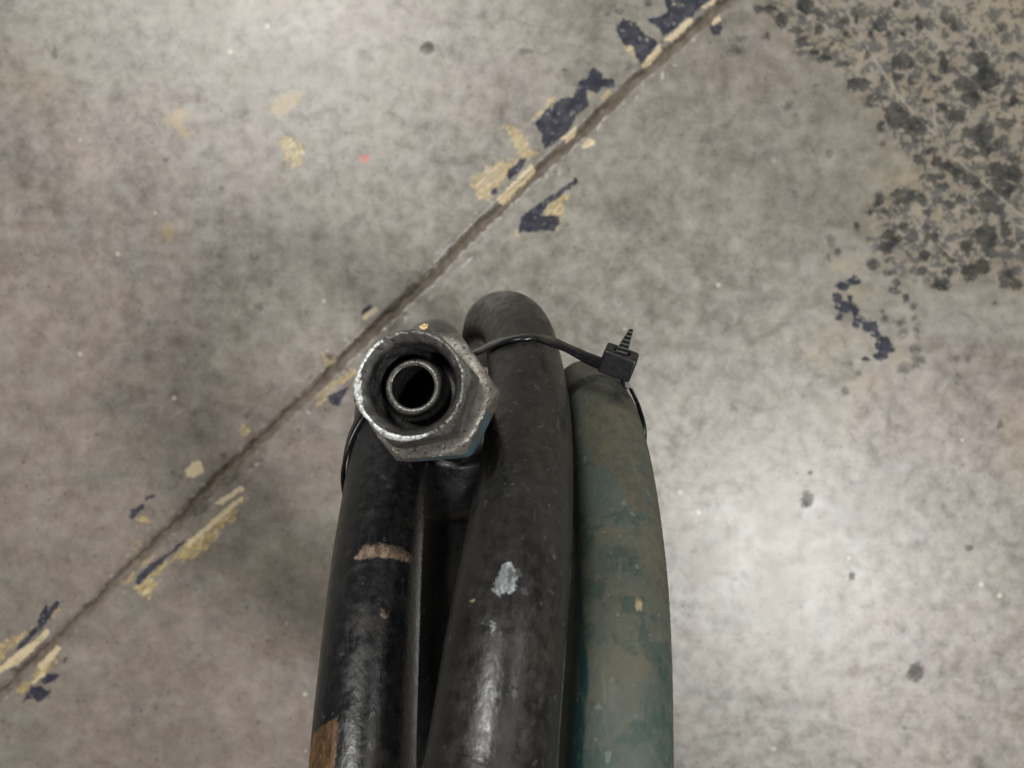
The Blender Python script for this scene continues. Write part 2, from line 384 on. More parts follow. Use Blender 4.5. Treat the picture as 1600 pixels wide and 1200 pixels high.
def floor_material():
    N = NT('worn_concrete')
    p = N.pos()
    n1 = N.noise(p, 5.5, 4, 0.6)
    n2 = N.noise(p, 24, 5, 0.62, 0.4)
    n3 = N.noise(p, 75, 5, 0.68, 0.3)
    n4 = N.noise(p, 420, 3, 0.6)
    hue = N.noise(N.vmul(p, (1, 1, 1)), 4.6, 3, 0.55, 0.6)
    hue2 = N.noise(p, 33, 3, 0.6, 0.5)
    c = N.mix(N.ramp(N.math('MULTIPLY_ADD', N.math('SUBTRACT', hue, 0.5), 1.8, N.attr('pink')), 0.1, 0.9), (0.180, 0.166, 0.134), (0.200, 0.167, 0.143))
    c = N.mix(N.ramp(hue2, 0.42, 0.66, 0, 0.6), c, (0.172, 0.163, 0.143))
    lum = N.math('MULTIPLY_ADD', N.math('SUBTRACT', n1, 0.5), 0.9, 1.0)
    lum = N.math('MULTIPLY_ADD', N.math('SUBTRACT', n2, 0.5), 0.80, lum)
    lum = N.math('MULTIPLY_ADD', N.math('SUBTRACT', n3, 0.5), 0.80, lum)
    lum = N.math('MULTIPLY_ADD', N.math('SUBTRACT', n4, 0.5), 0.75, lum)
    lum = N.math('MULTIPLY_ADD', N.math('SUBTRACT', N.noise(p, 1100, 2, 0.6), 0.5), 0.8, lum)
    mul = N.n.new('ShaderNodeCombineColor')
    for i in range(3): N.l.new(lum, mul.inputs[i])
    c = N.mix(1.0, c, mul.outputs[0], 'MULTIPLY')
    # pale aggregate specks and small dark pits
    v = N.voro(p, 62)
    vc = N.voro(p, 62, out='Color')
    sep = N.n.new('ShaderNodeSeparateColor'); N.l.new(vc, sep.inputs[0])
    rare = N.ramp(sep.outputs[0], 0.93, 0.96)
    spk = N.math('MULTIPLY', N.ramp(v, 0.10, 0.16, 1, 0), rare)
    c = N.mix(N.math('MULTIPLY', spk, 0.75), c, (0.50, 0.45, 0.38))
    v2 = N.voro(N.vmul(p, (1.07, 1, 1)), 47)
    vc2 = N.voro(N.vmul(p, (1.07, 1, 1)), 47, out='Color')
    sep2 = N.n.new('ShaderNodeSeparateColor'); N.l.new(vc2, sep2.inputs[0])
    blot = N.math('MULTIPLY', N.ramp(N.math('ADD', v2, N.math('MULTIPLY', N.math('SUBTRACT', n3, 0.5), 0.5)), 0.10, 0.26, 1, 0), N.ramp(sep2.outputs[1], 0.80, 0.9))
    c = N.mix(N.math('MULTIPLY', blot, 0.38), c, (0.09, 0.085, 0.08))
    v3 = N.voro(p, 150)
    vc3 = N.voro(p, 150, out='Color')
    sep3 = N.n.new('ShaderNodeSeparateColor'); N.l.new(vc3, sep3.inputs[0])
    tiny = N.math('MULTIPLY', N.ramp(N.math('MULTIPLY_ADD', N.math('SUBTRACT', n4, 0.5), 0.35, v3), 0.12, 0.26, 1, 0), N.ramp(sep3.outputs[2], 0.93, 0.97))
    c = N.mix(N.math('MULTIPLY', tiny, 0.6), c, (0.055, 0.048, 0.04))
    # dragged scuffs in two directions
    for rot, lo_ in ((0.6, 0.60), (-0.95, 0.62)):
        mp = N.n.new('ShaderNodeMapping')
        mp.inputs['Rotation'].default_value = (0, 0, rot)
        mp.inputs['Scale'].default_value = (6, 130, 1)
        N.l.new(p, mp.inputs['Vector'])
        sc_ = N.math('MULTIPLY', N.ramp(N.noise(mp.outputs[0], 1.0, 3, 0.6), lo_, lo_ + 0.1), N.ramp(N.noise(p, 6, 2), 0.45, 0.65))
        c = N.mix(N.math('MULTIPLY', sc_, 0.35), c, (0.105, 0.095, 0.08) if rot > 0 else (0.24, 0.23, 0.21))
    # craze lines in places
    cr = N.voro(N.vmul(p, (1, 1, 1)), 38, 'DISTANCE_TO_EDGE')
    crz = N.math('MULTIPLY', N.ramp(N.math('ADD', cr, N.math('MULTIPLY', N.math('SUBTRACT', n3, 0.5), 0.25)), 0.0, 0.035, 1, 0), N.ramp(N.noise(p, 7, 2), 0.5, 0.62))
    c = N.mix(N.math('MULTIPLY', crz, 0.22), c, (0.12, 0.11, 0.10))
    c = N.mix(N.math('MULTIPLY', N.attr('stain'), N.ramp(n2, 0.3, 0.6, 0.10, 0.34)), c, (0.10, 0.095, 0.088))
    c = N.mix(N.math('MULTIPLY', N.attr('beige'), N.ramp(n3, 0.35, 0.60, 0.15, 0.62), clamp=True), c, (0.235, 0.190, 0.115))
    c = N.mix(N.ramp(N.attr('zone'), -25, 20, 0, 0.50), c, (0.200, 0.165, 0.115))
    # ragged edges for every remnant
    rag = N.math('ADD', N.math('MULTIPLY', N.math('SUBTRACT', N.noise(p, 210, 5, 0.75), 0.5), 20.0), N.math('MULTIPLY', N.math('SUBTRACT', N.noise(p, 70, 2, 0.5), 0.5), 8.0))
    def mask(name, amp, lo, hi):
        return N.ramp(N.math('MULTIPLY_ADD', rag, amp, N.attr(name)), lo, hi)
    mfy = mask('faintyellow', 1.0, -4, 5)
    c = N.mix(N.math('MULTIPLY', mfy, 0.6), c, (0.34, 0.255, 0.115))
    mp2 = N.n.new('ShaderNodeMapping')
    mp2.vector_type = 'POINT'
    mp2.inputs['Rotation'].default_value = (0, 0, -0.755)
    mp2.inputs['Scale'].default_value = (90, 620, 1)
    N.l.new(p, mp2.inputs['Vector'])
    # rotate first, stretch afterwards
    mp2.inputs['Scale'].default_value = (1, 1, 1)
    rot_ = N.vmul(mp2.outputs[0], (75, 520, 1))
    streak = N.noise(rot_, 1.0, 3, 0.6)
    my = mask('yellow', 1.6, -0.4, 2.0)
    ycol = N.mix(N.ramp(n4, 0.35, 0.65), (0.30, 0.215, 0.075), (0.44, 0.34, 0.155))
    ycol = N.mix(N.ramp(N.noise(p, 130, 3, 0.6), 0.52, 0.62, 0, 0.6), ycol, (0.15, 0.13, 0.09))
    ycol = N.mix(N.ramp(streak, 0.54, 0.64, 0, 0.75), ycol, (0.60, 0.52, 0.34))
    ycol = N.mix(N.ramp(streak, 0.44, 0.36, 0, 0.7), ycol, (0.10, 0.088, 0.06))
    my = N.math('MULTIPLY', my, N.ramp(N.noise(N.vmul(p, (1.0, 1.0, 1.0)), 260, 4, 0.7, 0.5), 0.50, 0.62, 1.0, 0.35))
    c = N.mix(N.math('MULTIPLY', my, 0.9), c, ycol)
    # small dark speckles inside the zone
    spn = N.noise(p, 105, 4, 0.62, 0.2)
    zd = N.ramp(N.attr('zone'), -8, 14)
    ms = N.math('MULTIPLY', N.ramp(N.math('MULTIPLY_ADD', N.math('SUBTRACT', N.noise(p, 300, 4, 0.7), 0.5), 0.55, spn), 0.475, 0.55), zd)
    c = N.mix(N.math('MULTIPLY', ms, 0.86), c, (0.036, 0.038, 0.038))
    holes = N.math('MULTIPLY', N.ramp(N.noise(p, 210, 4, 0.7), 0.53, 0.64, 1, 0.45), N.ramp(N.noise(p, 48, 2, 0.5), 0.4, 0.62, 1, 0.85))
    md = N.math('MULTIPLY', mask('dark', 1.75, -2.0, 2.6), N.math('MULTIPLY', N.math('MULTIPLY', holes, 0.97), N.ramp(N.attr('zone'), -45, -10, 0.62, 1.0)))
    dcol = N.mix(N.ramp(N.noise(p, 90, 3, 0.6), 0.35, 0.65), (0.014, 0.017, 0.019), (0.050, 0.047, 0.038))
    c = N.mix(md, c, dcol)
    holes2 = N.ramp(N.noise(p, 170, 3, 0.65), 0.60, 0.66, 1, 0.15)
    mn = N.math('MULTIPLY', mask('navy', 0.85, -0.6, 1.0), holes2)
    ncol = N.mix(N.ramp(N.noise(p, 110, 3, 0.6), 0.35, 0.65), (0.011, 0.014, 0.030), (0.032, 0.035, 0.050))
    c = N.mix(N.math('MULTIPLY', mn, 0.95), c, ncol)
    mc = N.math('MULTIPLY', mask('cream', 0.75, -0.9, 1.2), N.ramp(streak, 0.36, 0.46, 0.35, 1.0))
    c = N.mix(N.math('MULTIPLY', mc, 0.93), c, N.mix(N.ramp(n4, 0.35, 0.65), (0.46, 0.37, 0.21), (0.66, 0.58, 0.42)))
    mr = mask('redspot', 0.6, -1, 1)
    c = N.mix(N.math('MULTIPLY', mr, 0.8), c, (0.42, 0.10, 0.06))
    # pale scratches
    msc = N.math('MULTIPLY', N.ramp(N.math('ADD', N.attr('scratch'), N.math('MULTIPLY', rag, 0.25)), 0.6, 2.6, 1, 0), N.ramp(n2, 0.35, 0.55, 0.25, 0.75))
    c = N.mix(msc, c, (0.26, 0.235, 0.20))
    # dirt in the saw-cut joint
    jw = N.math('MULTIPLY', N.math('SUBTRACT', N.noise(p, 160, 4, 0.65), 0.5), 12.0)
    jn = N.math('ADD', N.attr('seam'), jw)
    ja = N.math('ABSOLUTE', N.math('ADD', jn, -2.0))
    halo = N.ramp(ja, 6.0, 28.0, 0.32, 0)
    c = N.mix(halo, c, (0.105, 0.086, 0.068))
    lip = N.math('MULTIPLY', N.ramp(N.math('ABSOLUTE', N.math('SUBTRACT', ja, 11.0)), 1.2, 3.5, 1, 0), N.ramp(N.noise(p, 130, 3, 0.6), 0.58, 0.66, 0, 0.7))
    c = N.mix(lip, c, (0.36, 0.32, 0.26))
    j = N.ramp(ja, 6.0, 10.5, 1, 0)
    jcol = N.mix(N.ramp(N.noise(p, 120, 3, 0.6), 0.35, 0.65), (0.100, 0.080, 0.062), (0.160, 0.132, 0.105))
    c = N.mix(N.math('MULTIPLY', j, 0.80), c, jcol)
    dk = N.math('MULTIPLY', N.ramp(N.math('ABSOLUTE', N.math('ADD', jn, 3.5)), 1.5, 4.0, 1, 0), N.ramp(N.noise(p, 45, 2, 0.5), 0.34, 0.5, 0.35, 0.9))
    c = N.mix(N.math('MULTIPLY', dk, 0.8), c, (0.044, 0.033, 0.025))
    c = N.mix(N.math('MULTIPLY', md, 0.55), c, dcol)
    c = N.mix(N.math('MULTIPLY', mc, 0.85), c, (0.52, 0.43, 0.27))
    N.set('Base Color', c)
    paint = N.math('MAXIMUM', mn, md)
    r = N.math('MULTIPLY_ADD', N.math('SUBTRACT', n3, 0.5), 0.26, 0.41)
    r = N.math('MULTIPLY_ADD', N.math('SUBTRACT', n2, 0.5), 0.30, r)
    r = N.math('MULTIPLY_ADD', paint, 0.14, r)
    r = N.math('MULTIPLY_ADD', j, 0.4, r, clamp=True)
    N.set('Roughness', r)
    sp_ = N.math('MULTIPLY_ADD', N.math('SUBTRACT', n2, 0.5), 1.0, N.math('MULTIPLY_ADD', N.math('SUBTRACT', n3, 0.5), 2.5, 0.90))
    sp_ = N.math('MAXIMUM', N.math('MULTIPLY_ADD', N.math('MAXIMUM', j, N.math('MAXIMUM', md, mn)), -0.7, sp_), 0.15)
    N.set('Specular IOR Level', sp_)
    h = N.math('MULTIPLY_ADD', n3, 0.5, N.math('MULTIPLY', n4, 0.22))
    h = N.math('MULTIPLY_ADD', N.math('MAXIMUM', N.math('MAXIMUM', my, mc), paint), 0.35, h)
    N.set('Normal', N.bump(h, 0.30, 0.0007))
    return N.m

floor = link_mesh('floor', build_floor(), floor_material())
tag(floor, kind='structure')

# ================================================================== HOSES
R_HOSE = 0.0125

def spline(pts, step, closed=False):
    pts = [Vector(p) for p in pts]
    out = []
    n = len(pts)
    for i in range(n - 1):
        p0 = pts[i - 1] if i > 0 else pts[0] * 2 - pts[1]
        p1, p2 = pts[i], pts[i + 1]
        p3 = pts[i + 2] if i + 2 < n else pts[-1] * 2 - pts[-2]
        # centripetal Catmull-Rom
        t0 = 0.0
        t1 = t0 + max((p1 - p0).length, 1e-6) ** 0.5
        t2 = t1 + max((p2 - p1).length, 1e-6) ** 0.5
        t3 = t2 + max((p3 - p2).length, 1e-6) ** 0.5
        k = max(2, int((p2 - p1).length / (step * 0.3)))
        for j in range(k):
            t = t1 + (t2 - t1) * j / k
            A1 = p0 * ((t1 - t) / (t1 - t0)) + p1 * ((t - t0) / (t1 - t0))
            A2 = p1 * ((t2 - t) / (t2 - t1)) + p2 * ((t - t1) / (t2 - t1))
            A3 = p2 * ((t3 - t) / (t3 - t2)) + p3 * ((t - t2) / (t3 - t2))
            B1 = A1 * ((t2 - t) / (t2 - t0)) + A2 * ((t - t0) / (t2 - t0))
            B2 = A2 * ((t3 - t) / (t3 - t1)) + A3 * ((t - t1) / (t3 - t1))
            out.append(B1 * ((t2 - t) / (t2 - t1)) + B2 * ((t - t1) / (t2 - t1)))
    out.append(pts[-1])
    a = np.array(out)
    for _ in range(6):
        a[1:-1] = a[1:-1] * 0.5 + (a[:-2] + a[2:]) * 0.25
    L = np.concatenate([[0], np.cumsum(np.linalg.norm(np.diff(a, axis=0), axis=1))])
    m = max(3, int(L[-1] / step))
    s = np.linspace(0, L[-1], m)
    return np.stack([np.interp(s, L, a[:, k]) for k in range(3)], -1), s

def frames(c):
    t = np.gradient(c, axis=0)
    t /= np.linalg.norm(t, axis=1)[:, None]
    n = np.zeros_like(c)
    ref = np.array([1.0, 0, 0]) if abs(t[0][0]) < 0.8 else np.array([0, 1.0, 0])
    v = ref - t[0] * ref.dot(t[0])
    v /= np.linalg.norm(v)
    for i in range(len(c)):
        v = v - t[i] * v.dot(t[i])
        v /= np.linalg.norm(v)
        n[i] = v
    return t, n, np.cross(t, n)

def tube_mesh(name, pts, r, step=0.0016, seg=72, marks=None, wob=0.0, caps=True, rmod=None):
    c, s = spline(pts, step)
    t, n, b = frames(c)
    m = len(c)
    ang = np.linspace(0, 2 * math.pi, seg, endpoint=False)
    rad = np.full((m, seg), r) if not callable(r) else np.repeat(r(s)[:, None], seg, 1)
    if rmod is not None:
        rad = rad + rmod(c)[:, None]
    if wob:
        rng = np.random.default_rng(len(name) + m)
        w = smooth_noise(m, seg + 1, 9, rng)[:, :seg]
        w = w * (0.5 - 0.5 * np.cos(ang))      # no step where the ring closes
        rad = rad + wob * w
    nor = n[:, None, :] * np.cos(ang)[None, :, None] + b[:, None, :] * np.sin(ang)[None, :, None]
    co = c[:, None, :] + nor * rad[:, :, None]
    idx = np.arange(m * seg).reshape(m, seg)
    i2 = np.roll(idx, -1, axis=1)
    f = np.stack([idx[:-1], i2[:-1], i2[1:], idx[1:]], -1).reshape(-1, 4)
    verts = co.reshape(-1, 3)
    faces = [tuple(q) for q in f.tolist()]
    if caps:
        faces.append(tuple(idx[0][::-1].tolist()))
        faces.append(tuple(idx[-1].tolist()))
    me = bpy.data.meshes.new(name)
    me.from_pydata(verts.tolist(), [], faces)
    hc = np.stack([np.cos(ang)[None, :] * r0(r, s, seg), np.sin(ang)[None, :] * r0(r, s, seg), np.repeat(s[:, None], seg, 1)], -1)
    set_attr(me, 'hc', hc, 'FLOAT_VECTOR')
    if marks:
        d = H - verts[:, 2]
        px = 800 + verts[:, 0] / d * FPX
        py = 600 - verts[:, 1] / d * FPX
        vis = (nor.reshape(-1, 3) * (np.array([0, 0, H]) - verts)).sum(1) > 0
        vis &= d < 0.30
        for mname, polys in marks.items():
            F = np.full(len(verts), -20.0)
            for p in polys:
                F = np.maximum(F, np.clip(sdf_poly(px, py, p), -20, 20))
            set_attr(me, mname, np.where(vis, F, -20.0))
    return me

def r0(r, s, seg):
    return np.full((len(s), seg), r if not callable(r) else 0.01)

def rubber(name, base, dust1, dust2, amount, rough, marks=(), clean=None, lo=0.30, hi=0.80, spec=0.5):
    N = NT(name)
    hc = N.attr('hc', True)
    st = N.vmul(hc, (1, 1, 0.28))          # streaks run along the hose
    p = N.pos()
    a1 = N.noise(st, 70, 5, 0.62, 0.3)
    a2 = N.noise(hc, 260, 4, 0.65)
    a3 = N.noise(N.vmul(hc, (1, 1, 0.6)), 900, 2, 0.5)
    big = N.noise(hc, 22, 3, 0.5)
    f = N.math('MULTIPLY_ADD', N.math('SUBTRACT', a2, 0.5), 0.9, N.math('MULTIPLY_ADD', N.math('SUBTRACT', big, 0.5), 0.8, a1))
    f = N.ramp(f, lo, hi)
    f = N.math('MULTIPLY', f, amount)
    if clean:
        rg = N.math('MULTIPLY', N.math('SUBTRACT', N.noise(hc, 200, 4, 0.7), 0.5), 16.0)
        cm = N.ramp(N.math('ADD', N.attr(clean), rg), -2.5, 3.0)
        f = N.math('MULTIPLY', f, N.math('MULTIPLY_ADD', cm, -0.93, 1.0))
    dust = N.mix(N.ramp(N.noise(hc, 55, 3, 0.6), 0.38, 0.62), dust1, dust2)
    c = N.mix(f, base, dust)
    fine = N.noise(N.vmul(hc, (1, 1, 0.7)), 620, 4, 0.7)
    c = N.mix(N.ramp(fine, 0.52, 0.68, 0, 0.45), c, tuple(x * 1.5 for x in dust2))
    c = N.mix(N.ramp(N.noise(hc, 150, 4, 0.65, 0.3), 0.50, 0.60, 0, 0.6), c, tuple(x * 0.8 + y * 0.25 for x, y in zip(base, dust2)))
    fleck = N.math('MULTIPLY', N.ramp(N.noise(hc, 380, 2, 0.5), 0.665, 0.73), 0.55)
    c = N.mix(fleck, c, tuple(min(1, x * 2.0 + 0.03) for x in dust2))
    scr = N.ramp(N.noise(N.vmul(hc, (1, 1, 0.12)), 420, 2, 0.5), 0.66, 0.74, 0, 0.35)
    c = N.mix(scr, c, tuple(x * 1.3 + 0.015 for x in dust1))
    r = N.math('MULTIPLY_ADD', N.math('SUBTRACT', a2, 0.5), 0.45, N.math('MULTIPLY_ADD', f, 0.22, rough), clamp=True)
    rg2 = N.math('MULTIPLY', N.math('SUBTRACT', N.noise(hc, 420, 4, 0.75), 0.5), 20.0)
    mk = None
    for mname, colr, colr2, amp in marks:
        mm = N.ramp(N.math('MULTIPLY_ADD', rg2, amp, N.attr(mname)), -2.6, 1.8)
        mm = N.math('MULTIPLY', mm, N.ramp(N.noise(N.vmul(hc, (1, 1, 0.45)), 520, 4, 0.75), 0.42, 0.60, 1.0, 0.40))
        c = N.mix(N.math('MULTIPLY', mm, 0.92), c, N.mix(N.ramp(a2, 0.38, 0.62), colr, colr2))
        r = N.math('MULTIPLY_ADD', mm, 0.2, r, clamp=True)
        mk = mm if mk is None else N.math('MAXIMUM', mk, mm)
    N.set('Base Color', c)
    N.set('Roughness', r)
    N.set('Specular IOR Level', spec)
    h = N.math('MULTIPLY_ADD', a3, 0.9, N.math('MULTIPLY', a2, 0.25))
    h = N.math('MULTIPLY_ADD', fine, 0.6, h)
    if mk is not None:
        h = N.math('MULTIPLY_ADD', mk, 0.5, h)
    N.set('Normal', N.bump(h, 0.36, 0.00030))
    return N.m

def loop_path(vis, xb, zb=0.0, yback=0.024, yfront=-0.26, start_x=None, end_x=None, ztop=None):
    """vis: (px, py, d) from the frame's lower edge up to where the hose dives; the rest of the winding closes
    under it and stands on the floor"""
    vp = [P(*q) for q in vis]
    bz = R_HOSE + zb
    sx = xb if start_x is None else start_x
    ex = xb if end_x is None else end_x
    first, last = vp[0], vp[-1]
    zt = first.z + 0.008
    pts = [Vector((sx, -0.115, bz)), Vector((sx * .8 + xb * .2, -0.185, bz + 0.035)), Vector((xb, yfront + 0.022, 0.14)), Vector((xb, yfront, 0.27)),
           Vector((xb * 0.5 + first.x * 0.5, yfront + 0.022, 0.40)), Vector((first.x, -0.185, zt - 0.042)), Vector((first.x, -0.135, zt - 0.006))]
    pts += vp
    pts += [Vector((last.x * 0.7 + xb * 0.3, last.y * 0.7 + yback * 0.3, last.z - 0.05)), Vector((xb, yback, 0.22)), Vector((xb, yback - 0.018, 0.115)),
            Vector((xb * .4 + ex * .6, yback - 0.068, bz + 0.022)), Vector((ex, -0.115, bz))]
    return pts

A_vis = [(565, 1260, .176), (567, 1190, .181), (577, 1040, .195), (588, 900, .212), (604, 750, .236), (611, 670, .252), (618, 610, .272), (628, 575, .30)]
C_vis = [(750, 1270, .144), (764, 1200, .148), (790, 1000, .161), (804, 900, .172), (818, 780, .194), (825, 690, .217), (825, 620, .238), (818, 560, .262),
         (811, 526, .280), (800, 508, .296), (786, 503, .312), (773, 506, .332), (765, 518, .362), (761, 535, .40)]
D_vis = [(962, 1260, .166), (962, 1200, .168), (964, 1100, .174), (966, 1000, .184), (966, 900, .199), (960, 800, .216), (951, 720, .234), (940, 665, .250), (929, 630, .268), (919, 614, .288), (912, 612, .315), (908, 622, .35)]

marksA = {'mtan': [cv(4.285, 460, 680, [(398,828),(430,780),(490,728),(560,722),(650,740),(720,762),(785,800),(792,870),(770,862),(700,830),(630,815),(560,812),(480,832)]),
                   cv(4.285, 460, 920, [(575,150),(610,142),(650,165),(635,195),(595,192)])],
          'morange': [cv(4.285, 460, 920, [(90,1210),(105,1080),(120,970),(150,960),(200,905),(240,880),(285,850),(290,930),(280,1050),(262,1210),(250,1290),(60,1290)])]}
marksC = {'mwhite': [cv(4.0, 740, 900, [(120,95),(150,30),(180,-60),(225,-75),(262,-40),(265,40),(250,100),(200,115),(160,120)]),
                     cv(4.0, 740, 900, [(80,325),(140,315),(160,345),(120,365),(85,350)]), cv(4.0, 740, 900, [(95,235),(118,235),(128,258),(112,250)]),
                     cv(4.0, 740, 900, [(60,690),(100,680),(150,740),(140,790),(100,750)])],
          'mcream': [cv(4.285, 460, 920, [(1168,95),(1195,68),(1208,72),(1185,105)])]}
marksD = {'mclean': [[(895,870),(905,870),(908,925),(911,975),(918,1022),(921,1062),(913,1112),(911,1200),(905,1290),(840,1290),(860,1000)],
                     [(880,800),(900,810),(902,860),(885,870)]],
          'mcrease': [[(884,618),(891,602),(907,591),(930,585),(956,588),(976,600),(988,618),(981,625),(968,612),(951,600),(930,596),(912,602),(899,612),(890,626)]],
          'mkhaki': [[(870,615),(893,604),(908,593),(930,587),(955,590),(974,602),(1000,618),(1000,500),(870,500)]],
          'mbrown': [[(915,640),(960,625),(990,650),(1000,720),(1010,800),(985,800),(960,740),(930,720),(915,690)], [(975,600),(990,640),(1003,700),(1012,760),(1020,860),(1022,930),(1060,930),(1040,780),(1015,660),(1000,600)]],
          'mcream': [cv(4.0, 740, 900, [(745,1035),(760,1018),(780,1035),(770,1060)]), cv(4.0, 740, 900, [(1010,140),(1035,120),(1055,190),(1045,230),(1020,210)])]}

matA = rubber('glossy_black_rubber', (0.004, 0.0048, 0.0066), (0.028, 0.025, 0.020), (0.016, 0.018, 0.021), 0.60, 0.28,
              (('mtan', (0.12, 0.085, 0.056), (0.36, 0.26, 0.18), 0.9), ('morange', (0.13, 0.065, 0.022), (0.20, 0.10, 0.034), 0.9)), spec=0.85)
matC = rubber('dusty_black_rubber', (0.007, 0.0068, 0.0072), (0.044, 0.038, 0.029), (0.027, 0.026, 0.025), 0.72, 0.33,
              (('mwhite', (0.15, 0.175, 0.185), (0.46, 0.51, 0.53), 1.5), ('mcream', (0.55, 0.45, 0.25), (0.6, 0.5, 0.3), 0.2)))
matD = rubber('green_rubber', (0.006, 0.033, 0.030), (0.082, 0.079, 0.057), (0.052, 0.066, 0.057), 1.0, 0.45,
              (('mbrown', (0.058, 0.053, 0.033), (0.082, 0.073, 0.048), 2.6), ('mkhaki', (0.060, 0.057, 0.044), (0.080, 0.075, 0.058), 0.25), ('mcrease', (0.010, 0.010, 0.008), (0.018, 0.017, 0.013), 0.15), ('mcream', (0.30, 0.24, 0.14), (0.38, 0.30, 0.18), 0.5),), clean='mclean', lo=-0.12, hi=0.55)
# the hose's outer wrap ends in a small step just before it dives
def d_radius(c):
    q = np.array(P(936, 648, .259))
    k = np.argmin(np.linalg.norm(c - q, axis=1))
    L = np.arange(len(c)) - k
    return np.where(L > 0, -0.00045, 0.0) * np.clip(L / 2.0, 0, 1) - 0.0003 * np.exp(-(L / 1.2) ** 2)

black = empty('hydraulic_hose', (-0.02, -0.115, 0.0))
tag(black, 'coiled black rubber hydraulic hose ending in a scuffed metal hex nut', 'hose')
green = empty('hydraulic_hose', (0.04, -0.115, 0.0))
tag(green, 'dusty green rubber hose coiled along the right side of the black hose bundle', 'hose')

oA = link_mesh('hose_loop', tube_mesh('hose_loop', loop_path(A_vis, -0.042, end_x=0.004), R_HOSE, marks=marksA, wob=0.00008), matA, black)
oA['label'] = 'glossy black left winding with tan scuff and orange paint'
oC = link_mesh('hose_loop', tube_mesh('hose_loop', loop_path(C_vis, 0.004, start_x=0.004, end_x=0.004), R_HOSE, marks=marksC, wob=0.00008), matC, black)
oC['label'] = 'dusty black winding in the middle with a white paint smear'
oD = link_mesh('hose_loop', tube_mesh('hose_loop', loop_path(D_vis, 0.034, yback=-0.012, end_x=0.034), R_HOSE, marks=marksD, wob=0.00008, rmod=d_radius), matD, green)
# innermost winding of the black hose: it ends in the elbow that carries the nut
B_pts = [(-0.0182, -0.0340, H - .2615), tuple(P(710, 830, .262)), tuple(P(696, 960, .254)), tuple(P(684, 1080, .246)), tuple(P(672, 1210, .241)),
         (-0.031, -0.165, H - .248), (-0.036, -0.199, H - .285), (-0.040, -0.218, H - .35), (-0.042, -0.222, H - .44), (-0.043, -0.200, H - .54), (-0.0425, -0.165, H - .60), (-0.042, -0.115, R_HOSE * 3 + 0.001)]
matB = rubber('shaded_black_rubber', (0.003, 0.0032, 0.004), (0.040, 0.036, 0.030), (0.024, 0.025, 0.029), 0.7, 0.42, spec=0.5)  # near-black base holds painted deep shade; inner winding, elbow and ferrule wear it
link_mesh('hose_loop', tube_mesh('hose_loop', B_pts, R_HOSE, wob=0.00008), matB, black)

# ================================================================== END FITTING (hex nut, collar, nipple)
F0 = P(640, 600, .168)
F3 = P(682, 628, .197)
axis = (F0 - F3).normalized()       # towards the camera
ax_x = Vector((1, 0, 0)); ax_x = (ax_x - axis * ax_x.dot(axis)).normalized()
ax_y = axis.cross(ax_x)

def hex_r(theta, R, rot):
    a = (theta - rot + math.pi / 6) % (math.pi / 3) - math.pi / 6      # 0 at a corner
    ap = R * math.cos(math.pi / 6)
    return ap / math.cos(math.pi / 6 - abs(a))

def fit_rings(name, rings, seg, jitter=None, attrs=None, close=False):
    """rings: (z, function theta -> radius)"""
    verts, av = [], []
    for ri, (z, fr) in enumerate(rings):
        for k in range(seg):
            th = 2 * math.pi * k / seg
            r = fr(th)
            zz = z
            if jitter:
                dr, dz = jitter(ri, th, z, r)
                r += dr; zz += dz
            p = F0 + axis * zz + ax_x * (r * math.cos(th)) + ax_y * (r * math.sin(th))
            verts.append(p)
            av.append((th, z, r))
    faces = []
    n = len(rings)
    for i in range(n - 1):
        for k in range(seg):
            k2 = (k + 1) % seg
            faces.append((i * seg + k, i * seg + k2, (i + 1) * seg + k2, (i + 1) * seg + k))
    if close:
        for k in range(seg):
            k2 = (k + 1) % seg
            faces.append(((n - 1) * seg + k, (n - 1) * seg + k2, k2, k))
    me = bpy.data.meshes.new(name)
    me.from_pydata([tuple(v) for v in verts], [], faces)
    bm = bmesh.new(); bm.from_mesh(me); bmesh.ops.recalc_face_normals(bm, faces=bm.faces); bm.to_mesh(me); bm.free()
    if attrs:
        for an, fn in attrs.items():
            set_attr(me, an, [fn(*a) for a in av])
    return me

def c_(r): return lambda th: r
R1, rot1 = 0.0141, math.radians(12)
R2, rot2 = 0.0173, math.radians(4)
def hx(R, rot, clip): return lambda th: min(hex_r(th, R, rot), clip)

nut_rings = []
zb = -0.0150
nut_rings.append((zb, c_(0.0066)))
nut_rings.append((zb, c_(0.0092)))
z = zb + 0.0006
k = 0
while z < -0.0030:                        # internal thread
    nut_rings.append((z, c_(0.0101 if k % 4 in (1, 2) else 0.0096)))
    z += 0.00035; k += 1
nut_rings += [(-0.0027, c_(0.0098)), (-0.0021, c_(0.0102)), (-0.0012, c_(0.01075)), (-0.0006, c_(0.0111)), (-0.00020, c_(0.0113)), (0.0, c_(0.01150)),
              (0.00004, c_(0.0118)), (-0.00012, c_(0.01205)), (-0.00045, hx(R1, rot1, 0.01235)), (-0.0011, hx(R1, rot1, 0.0127)), (-0.0020, hx(R1, rot1, 0.0131)),
              (-0.0029, hx(R1, rot1, 0.0135)), (-0.0037, hx(R1, rot1, 0.0139)), (-0.0042, hx(R1, rot1, 0.0141)), (-0.007, hx(R1, rot1, 0.0141)), (-0.0100, hx(R1, rot1, 0.0141)),
              (-0.0128, hx(R1, rot1, 0.0139)), (-0.0137, hx(R1, rot1, 0.0130)), (-0.0141, c_(0.0118)), (-0.0152, c_(0.0112))]
